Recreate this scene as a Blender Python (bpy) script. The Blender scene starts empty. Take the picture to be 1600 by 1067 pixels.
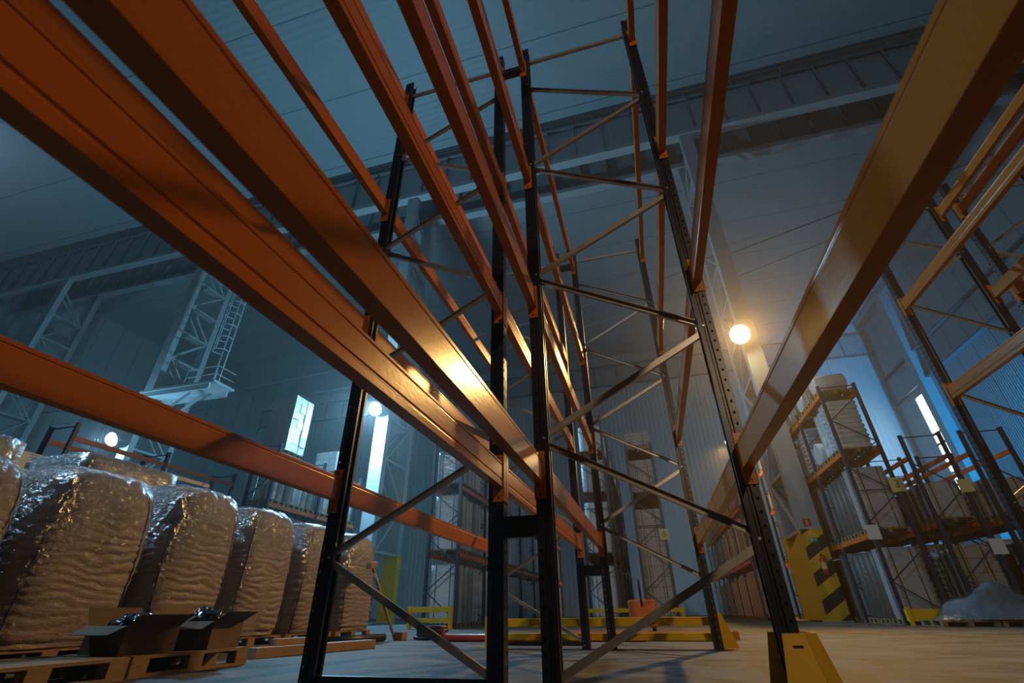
import bpy, math, random
from mathutils import Vector, Matrix, noise
random.seed(7)
S = bpy.context.scene
COL = S.collection
PI = math.pi

# ------------------------------------------------------------------ camera, world, light, exposure
H = 0.40
cd = bpy.data.cameras.new('camera'); cam = bpy.data.objects.new('camera', cd); COL.objects.link(cam)
cd.sensor_width = 36.0; cd.lens = 36.0*719.74/1600.0; cd.clip_start = 0.02; cd.clip_end = 400
R = Matrix(((0.9639568, 0.14418258, 0.22360384), (0.26583095, -0.4871641, -0.83186841), (-0.01100917, 0.86132603, -0.50793334)))
cam.matrix_world = Matrix.Translation((0, 0, H)) @ R.to_4x4()
cd.dof.use_dof = True; cd.dof.focus_distance = 4.0; cd.dof.aperture_fstop = 2.8
S.camera = cam

w = bpy.data.worlds.new('world'); S.world = w; w.use_nodes = True
w.node_tree.nodes['Background'].inputs[0].default_value = (0.12, 0.42, 0.75, 1)
w.node_tree.nodes['Background'].inputs[1].default_value = 0.03

wv = w.node_tree.nodes.new('ShaderNodeVolumeScatter'); wv.inputs['Density'].default_value = 0.0020; wv.inputs['Anisotropy'].default_value = 0.7   # thin haze added for the glow round the lamps
w.node_tree.links.new(wv.outputs[0], w.node_tree.nodes['World Output'].inputs['Volume'])

S.view_settings.view_transform = 'Standard'; S.view_settings.look = 'None'
S.view_settings.gamma = 1.0; S.view_settings.use_curve_mapping = False
S.view_settings.exposure = 0.0


def light(name, loc, color, power, radius=0.25, kind='POINT', target=None, size=1.0, spot=None, parent=None):
    l = bpy.data.lights.new(name, kind); l.color = color; l.energy = power
    if kind == 'AREA':
        l.shape = 'DISK'; l.size = size
    else:
        l.shadow_soft_size = radius
    if kind == 'SPOT': l.spot_size = spot or math.radians(120); l.spot_blend = 0.9
    o = bpy.data.objects.new(name, l); COL.objects.link(o); o.location = loc
    if target is not None:
        o.rotation_euler = (Vector(target)-Vector(loc)).to_track_quat('-Z', 'Y').to_euler()
    if parent: o.parent = parent; o.location = Vector(loc)-parent.location
    return o

WARM = (1.0, 0.55, 0.16); COOL = (0.28, 0.68, 1.0); DUSK = (0.0, 0.42, 1.0)
LAMPS = dict(warm=((5.35, 20.0, 11.2), WARM, 6500), cool=((-12.9, 20.0, 9.75), COOL, 4800), coolfar=((-31.0, 20.0, 9.9), COOL, 1100),
             warmfar_assumed=((5.8, 31.0, 9.6), WARM, 4200), side=((27.0, 30.0, 6.0), DUSK, 22000), hall=((0.0, -14.0, 15.0), (0.42, 0.66, 1.0), 2300), back=((4.5, -10.0, 7.4), (1.0, 0.70, 0.42), 2200), backl_assumed=((-13.0, 2.5, 9.5), (0.45, 0.72, 1.0), 2600))  # side and hall: unseen fill lights added to brighten side wall and ceiling; far warm and both back lamps: assumed, unseen

# ------------------------------------------------------------------ materials
def mat(name, base, rough=0.5, metal=0.0, spec=None):
    m = bpy.data.materials.new(name); m.use_nodes = True
    b = m.node_tree.nodes['Principled BSDF']
    b.inputs['Base Color'].default_value = (*base, 1); b.inputs['Roughness'].default_value = rough; b.inputs['Metallic'].default_value = metal
    if spec is not None: b.inputs['Specular IOR Level'].default_value = spec
    return m
def nodes(m): return m.node_tree.nodes, m.node_tree.links, m.node_tree.nodes['Principled BSDF']
def vary(m, scale=3.0, amount=0.25, stretch=(1, 1, 1), bump=0.0, bscale=None, rough=0.0, dist=0.02):
    N, L, b = nodes(m)
    tc = N.new('ShaderNodeTexCoord'); mp = N.new('ShaderNodeMapping'); mp.inputs['Scale'].default_value = stretch
    L.new(tc.outputs['Object'], mp.inputs['Vector'])
    nz = N.new('ShaderNodeTexNoise'); nz.inputs['Scale'].default_value = scale; nz.inputs['Detail'].default_value = 5
    L.new(mp.outputs[0], nz.inputs['Vector'])
    c = b.inputs['Base Color'].default_value[:]
    mx = N.new('ShaderNodeMixRGB'); mx.inputs[1].default_value = (*[v*(1-amount) for v in c[:3]], 1); mx.inputs[2].default_value = (*[min(1, v*(1+amount)) for v in c[:3]], 1)
    L.new(nz.outputs[0], mx.inputs[0]); L.new(mx.outputs[0], b.inputs['Base Color'])
    if rough:
        mr = N.new('ShaderNodeMapRange'); r0 = b.inputs['Roughness'].default_value
        mr.inputs[3].default_value = max(0.02, r0-rough); mr.inputs[4].default_value = r0+rough
        L.new(nz.outputs[0], mr.inputs[0]); L.new(mr.outputs[0], b.inputs['Roughness'])
    if bump:
        n2 = N.new('ShaderNodeTexNoise'); n2.inputs['Scale'].default_value = bscale or scale; n2.inputs['Detail'].default_value = 6
        L.new(mp.outputs[0], n2.inputs['Vector'])
        bp = N.new('ShaderNodeBump'); bp.inputs['Strength'].default_value = bump; bp.inputs['Distance'].default_value = dist
        L.new(n2.outputs[0], bp.inputs['Height']); L.new(bp.outputs[0], b.inputs['Normal'])
    return m
def emit(name, color, strength):
    m = bpy.data.materials.new(name); m.use_nodes = True
    b = m.node_tree.nodes['Principled BSDF']; b.inputs['Base Color'].default_value = (0, 0, 0, 1)
    b.inputs['Emission Color'].default_value = (*color, 1); b.inputs['Emission Strength'].default_value = strength
    return m
def ribbed(name, base, axis, pitch, rough=0.4, strength=0.6, depth=0.02, seam=None):
    """sheet cladding: narrow ribs across one axis, plus a panel joint now and then"""
    m = mat(name, base, rough); N, L, b = nodes(m)
    g = N.new('ShaderNodeNewGeometry'); sp = N.new('ShaderNodeSeparateXYZ'); L.new(g.outputs['Position'], sp.inputs[0])
    ml = N.new('ShaderNodeMath'); ml.operation = 'MULTIPLY'; ml.inputs[1].default_value = 2*PI/pitch; L.new(sp.outputs[axis], ml.inputs[0])
    sn = N.new('ShaderNodeMath'); sn.operation = 'SINE'; L.new(ml.outputs[0], sn.inputs[0])
    bp = N.new('ShaderNodeBump'); bp.inputs['Strength'].default_value = strength; bp.inputs['Distance'].default_value = depth
    L.new(sn.outputs[0], bp.inputs['Height']); L.new(bp.outputs[0], b.inputs['Normal'])
    if seam:
        md = N.new('ShaderNodeMath'); md.operation = 'PINGPONG'; md.inputs[1].default_value = seam/2; L.new(sp.outputs[axis], md.inputs[0])
        lt = N.new('ShaderNodeMath'); lt.operation = 'LESS_THAN'; lt.inputs[1].default_value = 0.03; L.new(md.outputs[0], lt.inputs[0])
        mx = N.new('ShaderNodeMixRGB'); mx.inputs[1].default_value = (*base, 1); mx.inputs[2].default_value = (*[v*0.4 for v in base], 1)
        L.new(lt.outputs[0], mx.inputs[0]); L.new(mx.outputs[0], b.inputs['Base Color'])
    return m

M = {}
M['orange'] = vary(mat('orange_enamel', (0.60, 0.158, 0.007), 0.26, spec=.4), 2.2, 0.16, (1, .4, 1), bump=0.03, bscale=60, rough=0.06)
M['orange_far'] = mat('orange_enamel_worn', (0.75, 0.16, 0.02), 0.4)
M['navy'] = vary(mat('navy_enamel', (0.012, 0.013, 0.028), 0.33), 8, 0.3, bump=0.03, bscale=50)
M['bluepost'] = mat('blue_grey_enamel', (0.02, 0.035, 0.07), 0.4)
M['zinc'] = vary(mat('galvanised_steel', (0.42, 0.40, 0.37), 0.36, 0.65), 14, 0.25, rough=0.1)
M['yellow'] = vary(mat('yellow_enamel', (0.88, 0.50, 0.006), 0.42, spec=.25), 3, 0.08, bump=0.02, bscale=30)
M['black'] = mat('black_paint', (0.01, 0.01, 0.012), 0.4)
M['rubber'] = mat('black_rubber', (0.008, 0.008, 0.009), 0.45)
M['steelwhite'] = vary(mat('pale_grey_steel_paint', (0.42, 0.46, 0.47), 0.45), 1.5, 0.1)
M['wood'] = vary(mat('pallet_wood', (0.30, 0.18, 0.085), 0.65), 3, 0.35, (3, 3, 14), bump=0.15, bscale=12)
M['woodlight'] = vary(mat('fresh_pine', (0.42, 0.27, 0.14), 0.6), 3, 0.25, (8, 1, 8), bump=0.1, bscale=12)
M['plasticwhite'] = mat('white_plastic', (0.62, 0.66, 0.64), 0.5)
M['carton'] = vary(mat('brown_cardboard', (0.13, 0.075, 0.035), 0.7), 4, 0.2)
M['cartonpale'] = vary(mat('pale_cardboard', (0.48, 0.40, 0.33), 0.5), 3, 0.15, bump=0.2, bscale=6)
M['red'] = mat('red_paint', (0.55, 0.04, 0.015), 0.3)
M['white'] = mat('white_paint', (0.75, 0.75, 0.74), 0.5)
M['green'] = mat('sign_green', (0.0, 0.32, 0.2), 0.5)
M['navyseam'] = mat('blue_webbing', (0.02, 0.022, 0.14), 0.7)
M['greypaint'] = mat('grey_paint', (0.2, 0.22, 0.24), 0.5)
M['paleyellow'] = mat('pale_yellow_card', (0.75, 0.62, 0.22), 0.6)

def wrap(name, base, rough, bscale, stretch, bump, coat=0.6):
    m = mat(name, base, rough); N, L, b = nodes(m)
    tc = N.new('ShaderNodeTexCoord'); mp = N.new('ShaderNodeMapping'); mp.inputs['Scale'].default_value = stretch; L.new(tc.outputs['Object'], mp.inputs[0])
    nz = N.new('ShaderNodeTexNoise'); nz.inputs['Scale'].default_value = bscale; nz.inputs['Detail'].default_value = 4; nz.inputs['Distortion'].default_value = .6
    L.new(mp.outputs[0], nz.inputs['Vector'])
    bp = N.new('ShaderNodeBump'); bp.inputs['Strength'].default_value = bump; bp.inputs['Distance'].default_value = 0.03
    L.new(nz.outputs[0], bp.inputs['Height'])
    b.inputs['Coat Weight'].default_value = coat; b.inputs['Coat Roughness'].default_value = 0.12
    L.new(bp.outputs[0], b.inputs['Coat Normal']); L.new(bp.outputs[0], b.inputs['Normal'])
    mx = N.new('ShaderNodeMixRGB'); mx.inputs[1].default_value = (*[v*.75 for v in base], 1); mx.inputs[2].default_value = (*[min(1, v*1.2) for v in base], 1)
    L.new(nz.outputs[0], mx.inputs[0]); L.new(mx.outputs[0], b.inputs['Base Color'])
    return m
M['wrapgrey'] = wrap('shrink_wrap_over_grey_goods', (0.42, 0.43, 0.44), 0.35, 5, (1, 1, 3), 0.6)
M['wrapwhite'] = wrap('shrink_wrap_over_white_goods', (0.62, 0.64, 0.64), 0.3, 7, (1, 1, 5), 0.7)
M['wrapbrown'] = wrap('shrink_wrap_over_cartons', (0.40, 0.34, 0.29), 0.35, 5, (1, 1, 4), 0.6)
M['wrapdark'] = wrap('shrink_wrap_over_dark_rolls', (0.10, 0.075, 0.06), 0.5, 5, (1, 1, 2), 0.5, coat=.12)
M['bag'] = wrap('woven_bag_fabric', (0.31, 0.24, 0.225), 0.6, 16, (1, 1, 3.0), 0.35, coat=0.12)

def film():
    m = bpy.data.materials.new('clear_stretch_film'); m.use_nodes = True
    N = m.node_tree.nodes; L = m.node_tree.links; N.clear()
    out = N.new('ShaderNodeOutputMaterial'); mix = N.new('ShaderNodeMixShader'); tr = N.new('ShaderNodeBsdfTransparent'); gl = N.new('ShaderNodeBsdfGlossy')
    tr.inputs[0].default_value = (0.95, 0.96, 0.97, 1)
    gl.inputs['Color'].default_value = (.9, .93, .95, 1); gl.inputs['Roughness'].default_value = 0.22
    tc = N.new('ShaderNodeTexCoord'); nz = N.new('ShaderNodeTexNoise'); nz.inputs['Scale'].default_value = 13; nz.inputs['Detail'].default_value = 5; nz.inputs['Distortion'].default_value = 1.2
    L.new(tc.outputs['Object'], nz.inputs['Vector'])
    bp = N.new('ShaderNodeBump'); bp.inputs['Strength'].default_value = 1.0; bp.inputs['Distance'].default_value = 0.12
    L.new(nz.outputs[0], bp.inputs['Height']); L.new(bp.outputs[0], gl.inputs['Normal'])
    fr = N.new('ShaderNodeFresnel'); fr.inputs[0].default_value = 1.5; L.new(bp.outputs[0], fr.inputs['Normal'])
    ad = N.new('ShaderNodeMath'); ad.operation = 'ADD'; ad.inputs[1].default_value = 0.02; L.new(fr.outputs[0], ad.inputs[0])
    sx = N.new('ShaderNodeSeparateXYZ'); L.new(tc.outputs['Object'], sx.inputs[0]); mr = N.new('ShaderNodeMapRange'); L.new(sx.outputs['Z'], mr.inputs[0])
    mr.inputs[1].default_value = .7; mr.inputs[2].default_value = 1.4; mr.inputs[3].default_value = .05; mr.inputs[4].default_value = .34; L.new(mr.outputs[0], mix.inputs[0]); L.new(tr.outputs[0], mix.inputs[1]); L.new(gl.outputs[0], mix.inputs[2]); L.new(mix.outputs[0], out.inputs[0]) if True else None
    return m
M['film'] = film()

def stripes():
    m = mat('yellow_black_hazard_paint', (0.8, 0.5, 0.01), 0.45); N, L, b = nodes(m)
    g = N.new('ShaderNodeNewGeometry'); sp = N.new('ShaderNodeSeparateXYZ'); L.new(g.outputs['Position'], sp.inputs[0])
    a = N.new('ShaderNodeMath'); a.operation = 'MULTIPLY'; a.inputs[1].default_value = -0.62; L.new(sp.outputs['X'], a.inputs[0])
    s = N.new('ShaderNodeMath'); s.operation = 'ADD'; L.new(sp.outputs['Z'], s.inputs[0]); L.new(a.outputs[0], s.inputs[1])
    f = N.new('ShaderNodeMath'); f.operation = 'PINGPONG'; f.inputs[1].default_value = 0.43; L.new(s.outputs[0], f.inputs[0])
    gt = N.new('ShaderNodeMath'); gt.operation = 'GREATER_THAN'; gt.inputs[1].default_value = 0.215; L.new(f.outputs[0], gt.inputs[0])
    mx = N.new('ShaderNodeMixRGB'); mx.inputs[1].default_value = (0.85, 0.5, 0.01, 1); mx.inputs[2].default_value = (0.012, 0.012, 0.014, 1)
    L.new(gt.outputs[0], mx.inputs[0]); L.new(mx.outputs[0], b.inputs['Base Color'])
    return m
M['stripes'] = stripes()

def floormat():
    m = mat('polished_concrete', (0.36, 0.35, 0.33), 0.3); N, L, b = nodes(m)
    g = N.new('ShaderNodeNewGeometry'); mp = N.new('ShaderNodeMapping'); mp.inputs['Scale'].default_value = (0.9, 1.7, 1); L.new(g.outputs['Position'], mp.inputs[0])
    n1 = N.new('ShaderNodeTexNoise'); n1.inputs['Scale'].default_value = 1.3; n1.inputs['Detail'].default_value = 8; n1.inputs['Roughness'].default_value = .62; L.new(mp.outputs[0], n1.inputs['Vector'])
    n2 = N.new('ShaderNodeTexNoise'); n2.inputs['Scale'].default_value = 0.5; n2.inputs['Detail'].default_value = 3; L.new(g.outputs['Position'], n2.inputs['Vector'])
    cr = N.new('ShaderNodeValToRGB'); cr.color_ramp.elements[0].position = .35; cr.color_ramp.elements[0].color = (.055, .055, .056, 1)
    cr.color_ramp.elements[1].position = .62; cr.color_ramp.elements[1].color = (.22, .22, .22, 1); L.new(n1.outputs[0], cr.inputs[0])
    mx = N.new('ShaderNodeMixRGB'); mx.blend_type = 'MULTIPLY'; mx.inputs[0].default_value = .35; L.new(cr.outputs[0], mx.inputs[1]); L.new(n2.outputs[0], mx.inputs[2]); L.new(mx.outputs[0], b.inputs['Base Color'])
    mr = N.new('ShaderNodeMapRange'); mr.inputs[3].default_value = .55; mr.inputs[4].default_value = .85; b.inputs['Specular IOR Level'].default_value = .15; L.new(n1.outputs[0], mr.inputs[0]); L.new(mr.outputs[0], b.inputs['Roughness'])
    bp = N.new('ShaderNodeBump'); bp.inputs['Strength'].default_value = .12; bp.inputs['Distance'].default_value = .01; L.new(n1.outputs[0], bp.inputs['Height']); L.new(bp.outputs[0], b.inputs['Normal'])
    return m
M['floor'] = floormat()
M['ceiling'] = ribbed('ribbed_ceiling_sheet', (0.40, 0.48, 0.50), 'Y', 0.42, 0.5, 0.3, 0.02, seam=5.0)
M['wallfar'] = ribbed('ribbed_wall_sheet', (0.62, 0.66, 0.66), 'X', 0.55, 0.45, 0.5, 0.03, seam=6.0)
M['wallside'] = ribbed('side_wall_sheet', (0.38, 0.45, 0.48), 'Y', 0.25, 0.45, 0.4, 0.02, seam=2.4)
M['glow_warm'] = emit('sodium_lamp_glass', (1.0, 0.75, 0.40), 90)
M['glow_cool'] = emit('cool_lamp_glass', (0.6, 0.9, 1.0), 60)
M['daylight'] = emit('lit_window_pane', (0.75, 0.93, 1.0), 8.0)

# ------------------------------------------------------------------ mesh helpers
class MB:
    def __init__(s): s.v = []; s.f = []; s.sm = []
    def add(s, vs, fs, smooth=False):
        n = len(s.v); s.v += [tuple(v) for v in vs]; s.f += [tuple(i+n for i in f) for f in fs]; s.sm += [smooth]*len(fs); return s
    def box(s, x0, x1, y0, y1, z0, z1):
        return s.add([(x0, y0, z0), (x1, y0, z0), (x1, y1, z0), (x0, y1, z0), (x0, y0, z1), (x1, y0, z1), (x1, y1, z1), (x0, y1, z1)],
                     [(0, 3, 2, 1), (4, 5, 6, 7), (0, 1, 5, 4), (1, 2, 6, 5), (2, 3, 7, 6), (3, 0, 4, 7)])
    def bar(s, a, b, wu, wv, up=(0, 0, 1)):
        a = Vector(a); b = Vector(b); d = (b-a).normalized(); u = d.cross(Vector(up))
        if u.length < 1e-4: u = d.cross(Vector((0, 1, 0)))
        u.normalize(); v = u.cross(d).normalized(); u = u*wu/2; v = v*wv/2
        return s.add([a-u-v, a+u-v, a+u+v, a-u+v, b-u-v, b+u-v, b+u+v, b-u+v], [(0, 3, 2, 1), (4, 5, 6, 7), (0, 1, 5, 4), (1, 2, 6, 5), (2, 3, 7, 6), (3, 0, 4, 7)])
    def channel(s, a, b, wu, wv, t=0.003, up=(0, 1, 0)):
        """open C channel from a to b: web facing the up vector, two flanges"""
        a = Vector(a); b = Vector(b); d = (b-a).normalized(); n = Vector(up); u = d.cross(n).normalized(); n = u.cross(d).normalized()
        pts = [(-wu/2, wv/2), (-wu/2, -wv/2), (wu/2, -wv/2), (wu/2, wv/2), (wu/2-t, wv/2), (wu/2-t, -wv/2+t), (-wu/2+t, -wv/2+t), (-wu/2+t, wv/2)]
        vs = [a+u*p+n*q for p, q in pts]+[b+u*p+n*q for p, q in pts]
        return s.add(vs, [(i, (i+1) % 8, 8+(i+1) % 8, 8+i) for i in range(8)]+[tuple(range(7, -1, -1)), tuple(range(8, 16))])
    def tube(s, pts, r, n=8, caps=True):
        pts = [Vector(p) for p in pts]; rr = r if isinstance(r, (list, tuple)) else [r]*len(pts); rings = []; u = None
        for i, p in enumerate(pts):
            d = (pts[min(i+1, len(pts)-1)]-pts[max(i-1, 0)]).normalized()
            if u is None: u = d.cross(Vector((0.02, 0.1, 1)));  u = u if u.length > 1e-3 else d.cross(Vector((1, 0, 0)))
            u = (u-d*u.dot(d)).normalized(); v = d.cross(u)
            rings += [p+(u*math.cos(2*PI*k/n)+v*math.sin(2*PI*k/n))*rr[i] for k in range(n)]
        fs = [(i*n+k, i*n+(k+1) % n, (i+1)*n+(k+1) % n, (i+1)*n+k) for i in range(len(pts)-1) for k in range(n)]
        s.add(rings, fs, True)
        if caps:
            m = len(s.v)-len(rings); s.f += [tuple(m+k for k in range(n-1, -1, -1)), tuple(m+len(rings)-n+k for k in range(n))]; s.sm += [False, False]
        return s
    def lathe(s, prof, c=(0, 0, 0), n=24):
        c = Vector(c); vs = [c+Vector((r*math.cos(2*PI*k/n), r*math.sin(2*PI*k/n), z)) for r, z in prof for k in range(n)]
        return s.add(vs, [(i*n+k, i*n+(k+1) % n, (i+1)*n+(k+1) % n, (i+1)*n+k) for i in range(len(prof)-1) for k in range(n)], True)
    def prism(s, poly, fn, a, b):
        n = len(poly); vs = [fn(p, a) for p in poly]+[fn(p, b) for p in poly]
        return s.add(vs, [(i, (i+1) % n, n+(i+1) % n, n+i) for i in range(n)]+[tuple(range(n-1, -1, -1)), tuple(range(n, 2*n))])
    def build(s, name, m, parent=None, bevel=0.0, weld=False):
        me = bpy.data.meshes.new(name); me.from_pydata(s.v, [], s.f); me.update(); me.materials.append(m)
        for p, q in zip(me.polygons, s.sm): p.use_smooth = q
        import bmesh as _b
        bm = _b.new(); bm.from_mesh(me); _b.ops.recalc_face_normals(bm, faces=bm.faces); bm.to_mesh(me); bm.free()
        o = bpy.data.objects.new(name, me); COL.objects.link(o)
        if parent: o.parent = parent
        if bevel: b = o.modifiers.new('bevel', 'BEVEL'); b.width = bevel; b.segments = 2; b.limit_method = 'ANGLE'
        return o
def seg(mb, p, q, z0, z1, t=0.003, hole=None):
    """thin vertical plate from plan point p to q; hole = (width, height, pitch, centre fraction)"""
    p = Vector((p[0], p[1], 0)); q = Vector((q[0], q[1], 0)); d = (q-p); L_ = d.length; d.normalize(); n = Vector((-d.y, d.x, 0))*t/2
    def pl(a, b, za, zb):
        A = p+d*a; B = p+d*b
        mb.add([A-n+Vector((0, 0, za)), B-n+Vector((0, 0, za)), B+n+Vector((0, 0, za)), A+n+Vector((0, 0, za)), A-n+Vector((0, 0, zb)), B-n+Vector((0, 0, zb)), B+n+Vector((0, 0, zb)), A+n+Vector((0, 0, zb))],
               [(0, 3, 2, 1), (4, 5, 6, 7), (0, 1, 5, 4), (1, 2, 6, 5), (2, 3, 7, 6), (3, 0, 4, 7)])
    if not hole: pl(0, L_, z0, z1); return
    hw, hh, pitch, fr = hole; c = L_*fr
    pl(0, c-hw/2, z0, z1); pl(c+hw/2, L_, z0, z1)
    z = z0
    zc = z0+pitch*0.6
    while zc+hh/2 < z1:
        pl(c-hw/2, c+hw/2, z, zc-hh/2); z = zc+hh/2; zc += pitch
    pl(c-hw/2, c+hw/2, z, z1)

def tag(o, label, cat, group=None, kind=None):
    o['label'] = label; o['category'] = cat
    if group: o['group'] = group
    if kind: o['kind'] = kind
    return o
def thing(name, label, cat, loc=(0, 0, 0), group=None, rz=0):
    o = bpy.data.objects.new(name, None); COL.objects.link(o); o.location = loc; o.rotation_euler = (0, 0, rz); o.empty_display_size = 0.2
    return tag(o, label, cat, group)
def dup(o, loc, label=None, rz=None, parent=None, group=None):
    c = o.copy(); COL.objects.link(c)
    if parent is not None: c.parent = parent
    else:
        c.location = loc
        if rz is not None: c.rotation_euler = (0, 0, rz)
        if label: c['label'] = label
        if group: c['group'] = group
    for ch in list(o.children): dup(ch, None, parent=c)
    return c
def struct(name, mb, m): o = mb.build(name, m); o['kind'] = 'structure'; return o
ORD = ['first', 'second', 'third', 'fourth', 'fifth', 'sixth', 'seventh', 'eighth', 'ninth', 'tenth', 'eleventh', 'twelfth'] + ['%dth' % i for i in range(13, 21)] + ['21st', '22nd', '23rd'] + ['%dth' % i for i in range(24, 31)]

# ------------------------------------------------------------------ the hall
CZ = 31.0; FY = 58.0; WX = 29.0; LX = -58.0
struct('floor', MB().box(LX, WX, -26, FY, -0.3, 0), M['floor'])
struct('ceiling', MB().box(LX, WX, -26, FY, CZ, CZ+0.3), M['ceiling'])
struct('wall_back', MB().box(LX-.3, WX+.3, FY, FY+0.3, 0, CZ), M['wallfar'])
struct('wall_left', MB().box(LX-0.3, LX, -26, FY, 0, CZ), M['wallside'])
# the right wall has a tall lit window slot
wy0, wy1, wz0, wz1 = 52.0, 54.3, 9.4, 19.3
wr = MB().box(WX, WX+.3, -26, wy0, 0, CZ).box(WX, WX+.3, wy1, FY, 0, CZ).box(WX, WX+.3, wy0, wy1, 0, wz0).box(WX, WX+.3, wy0, wy1, wz1, CZ)
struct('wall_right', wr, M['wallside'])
wf = MB()
for z in (wz0, 11.4, 12.9, 14.2, 15.2, wz1-.08): wf.box(WX-.02, WX+.12, wy0, wy1, z, z+.2)
wf.box(WX-.02, WX+.12, wy0, wy0+.08, wz0, wz1).box(WX-.02, WX+.12, wy1-.08, wy1, wz0, wz1)
wf = struct('window_1', wf, M['greypaint'])
MB().box(WX+.13, WX+.16, wy0, wy1, wz0, wz1).build('pane', M['daylight'], wf)
# panel band along the head of the back wall, posts and rails on the right wall
mb = MB().box(LX, WX, FY-.25, FY, 26.6, 29.3)
struct('trim_1', mb, M['steelwhite'])
mb = MB()
for i in range(29): mb.box(LX+3*i, LX+3*i+.14, FY-.32, FY-.25, 26.6, 29.3)
mb.box(LX, WX, FY-.45, FY-.25, 29.3, 29.5).box(LX, WX, FY-.45, FY-.25, 26.4, 26.6)
struct('trim_2', mb, M['greypaint'])
mb = MB()
for z in (19.9, 22.9): mb.box(WX-.45, WX, -20, FY-.5, z, z+.14)
struct('trim_3', mb, M['greypaint'])
mb = MB().box(WX-.6, WX, -20, FY-.5, 30.2, 31.0)
struct('trim_4', mb, M['steelwhite'])
for i, y in enumerate((50.7, 25.0)):
    struct('trim_%d' % (5+i), MB().box(WX-.9, WX, y-.5, y+.5, 0, CZ-.8), M['steelwhite'])

# ------------------------------------------------------------------ lattice columns and crane girders
GY = 21.0; GY2 = 23.6
def column(x, label, striped=False, yellow=True):
    t = thing('lattice_column', label, 'column', (x, GY, 0))
    wx = .36
    for i, y in enumerate((0, 2.6)):
        m = MB().box(-wx, wx, y-.2, y+.2, 0, 26.4)
        m.box(-wx-.05, wx+.05, y-.26, y+.26, 0, .05)
        l = m.build('leg', M['steelwhite'], t)
        if yellow and not (striped and i == 0):
            MB().box(-wx-.012, wx+.012, y-.212, y+.212, 0.05, 3.0).build('painted_base', M['yellow'], l)
        if striped and i == 0:
            p = MB().box(-wx-.012, wx+.012, y-.212, y-.2, 0.05, 3.0).build('painted_base', M['stripes'], l); p['label'] = 'yellow and black diagonal hazard stripes'
            MB().box(-wx-.012, -wx, y-.21, y+.212, 0.05, 3.0).build('painted_base', M['yellow'], l)
    z = 3.0; k = 0
    while z < 23:
        a, b = ((0.2, z), (2.4, z+2.2)) if k % 2 == 0 else ((2.4, z), (.2, z+2.2))
        for sx in (-wx+.06, wx-.06):
            MB().bar((sx, a[0], a[1]), (sx, b[0], b[1]), .1, .1, up=(1, 0, 0)).build('lattice_brace', M['steelwhite'], t)
        MB().box(-wx+.02, wx-.02, .2, 2.4, z-.06, z+.06).build('batten', M['steelwhite'], t)
        z += 2.2; k += 1
    return t
c4 = column(5.93, 'tall lattice column whose foot carries yellow and black hazard stripes', striped=True)
MB().add([(-.375, .2, .05), (-.375, 2.45, .05), (-.375, 2.45, 2.4), (-.375, .2, 2.9), (-.36, .2, .05), (-.36, 2.45, .05), (-.36, 2.45, 2.4), (-.36, .2, 2.9)], [(0, 1, 2, 3), (4, 7, 6, 5), (0, 4, 5, 1), (1, 5, 6, 2), (2, 6, 7, 3), (3, 7, 4, 0)]).build('side_guard', M['yellow'], c4)
column(-12.9, 'tall lattice column with yellow foot behind the white bulk bags')
column(-30.9, 'tall lattice column with caged ladder and platform beside it')
column(-46.5, 'leftmost tall lattice column under the crane girders')

def girder(y, label):
    g = thing('crane_girder', label, 'girder', (0, y, 26.4), 'crane girders over the lattice columns')
    MB().box(LX+.5, WX-.8, -.02, .02, .3, 3.5).build('web', M['steelwhite'], g)
    MB().box(LX+.5, WX-.8, -.3, .3, 0, .3).build('bottom_flange', M['steelwhite'], g)
    MB().box(LX+.5, WX-.8, -.3, .3, 3.5, 3.62).build('top_flange', M['greypaint'], g)
    st = MB().box(-.03, .03, -.24, -.02, .3, 3.5).build('stiffener', M['greypaint'], g); st.location = (LX+2, 0, 0)
    x = LX+2+1.9
    while x < WX-1:
        c = st.copy(); COL.objects.link(c); c.parent = g; c.location = (x, 0, 0); x += 1.9
    return g
girder(GY, 'ribbed steel crane girder, the nearer of the pair spanning the hall')
girder(GY2, 'ribbed steel crane girder, the farther of the pair spanning the hall')
# walkway rail along the top of the near girder
t = thing('guard_rail', 'thin steel handrail along the top of the crane girder', 'railing', (0, GY-.3, 30.02))
MB().tube([(LX+1, 0, .75), (WX-1, 0, .75)], .03, 6).build('rail', M['greypaint'], t)
MB().tube([(LX+1, 0, .4), (WX-1, 0, .4)], .02, 6).build('rail', M['greypaint'], t)
p0 = MB().tube([(0, 0, 0), (0, 0, .78)], .03, 6).build('stanchion', M['greypaint'], t); p0.location = (LX+1.5, 0, 0)
x = LX+4.5
while x < WX-1:
    c = p0.copy(); COL.objects.link(c); c.parent = t; c.location = (x, 0, 0); x += 3.0

# caged ladder and platform next to the second column
lx = -25.6
t = thing('caged_ladder', 'pale steel caged ladder climbing to the crane girder at left', 'ladder', (lx, 21, 13.4))
for dx in (-.25, .25): MB().box(dx-.04, dx+.04, -.04, .04, 0, 13).build('rail', M['steelwhite'], t)
r0 = MB().box(-.25, .25, -.02, .02, 0, .04).build('rung', M['steelwhite'], t); r0.location = (0, 0, .4)
for k in range(1, 30):
    c = r0.copy(); COL.objects.link(c); c.parent = t; c.location = (0, 0, .4+.42*k)
hoop = MB().tube([(-.3, 0, 0)]+[(.55*math.cos(a)*.9, -.35-.45*math.sin(a), 0) for a in [PI*(1-i/8) for i in range(9)]]+[(.3, 0, 0)], .035, 6).build('cage_hoop', M['steelwhite'], t); hoop.location = (0, 0, 2.2)
for k in range(1, 12):
    c = hoop.copy(); COL.objects.link(c); c.parent = t; c.location = (0, 0, 2.2+.95*k)
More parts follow.
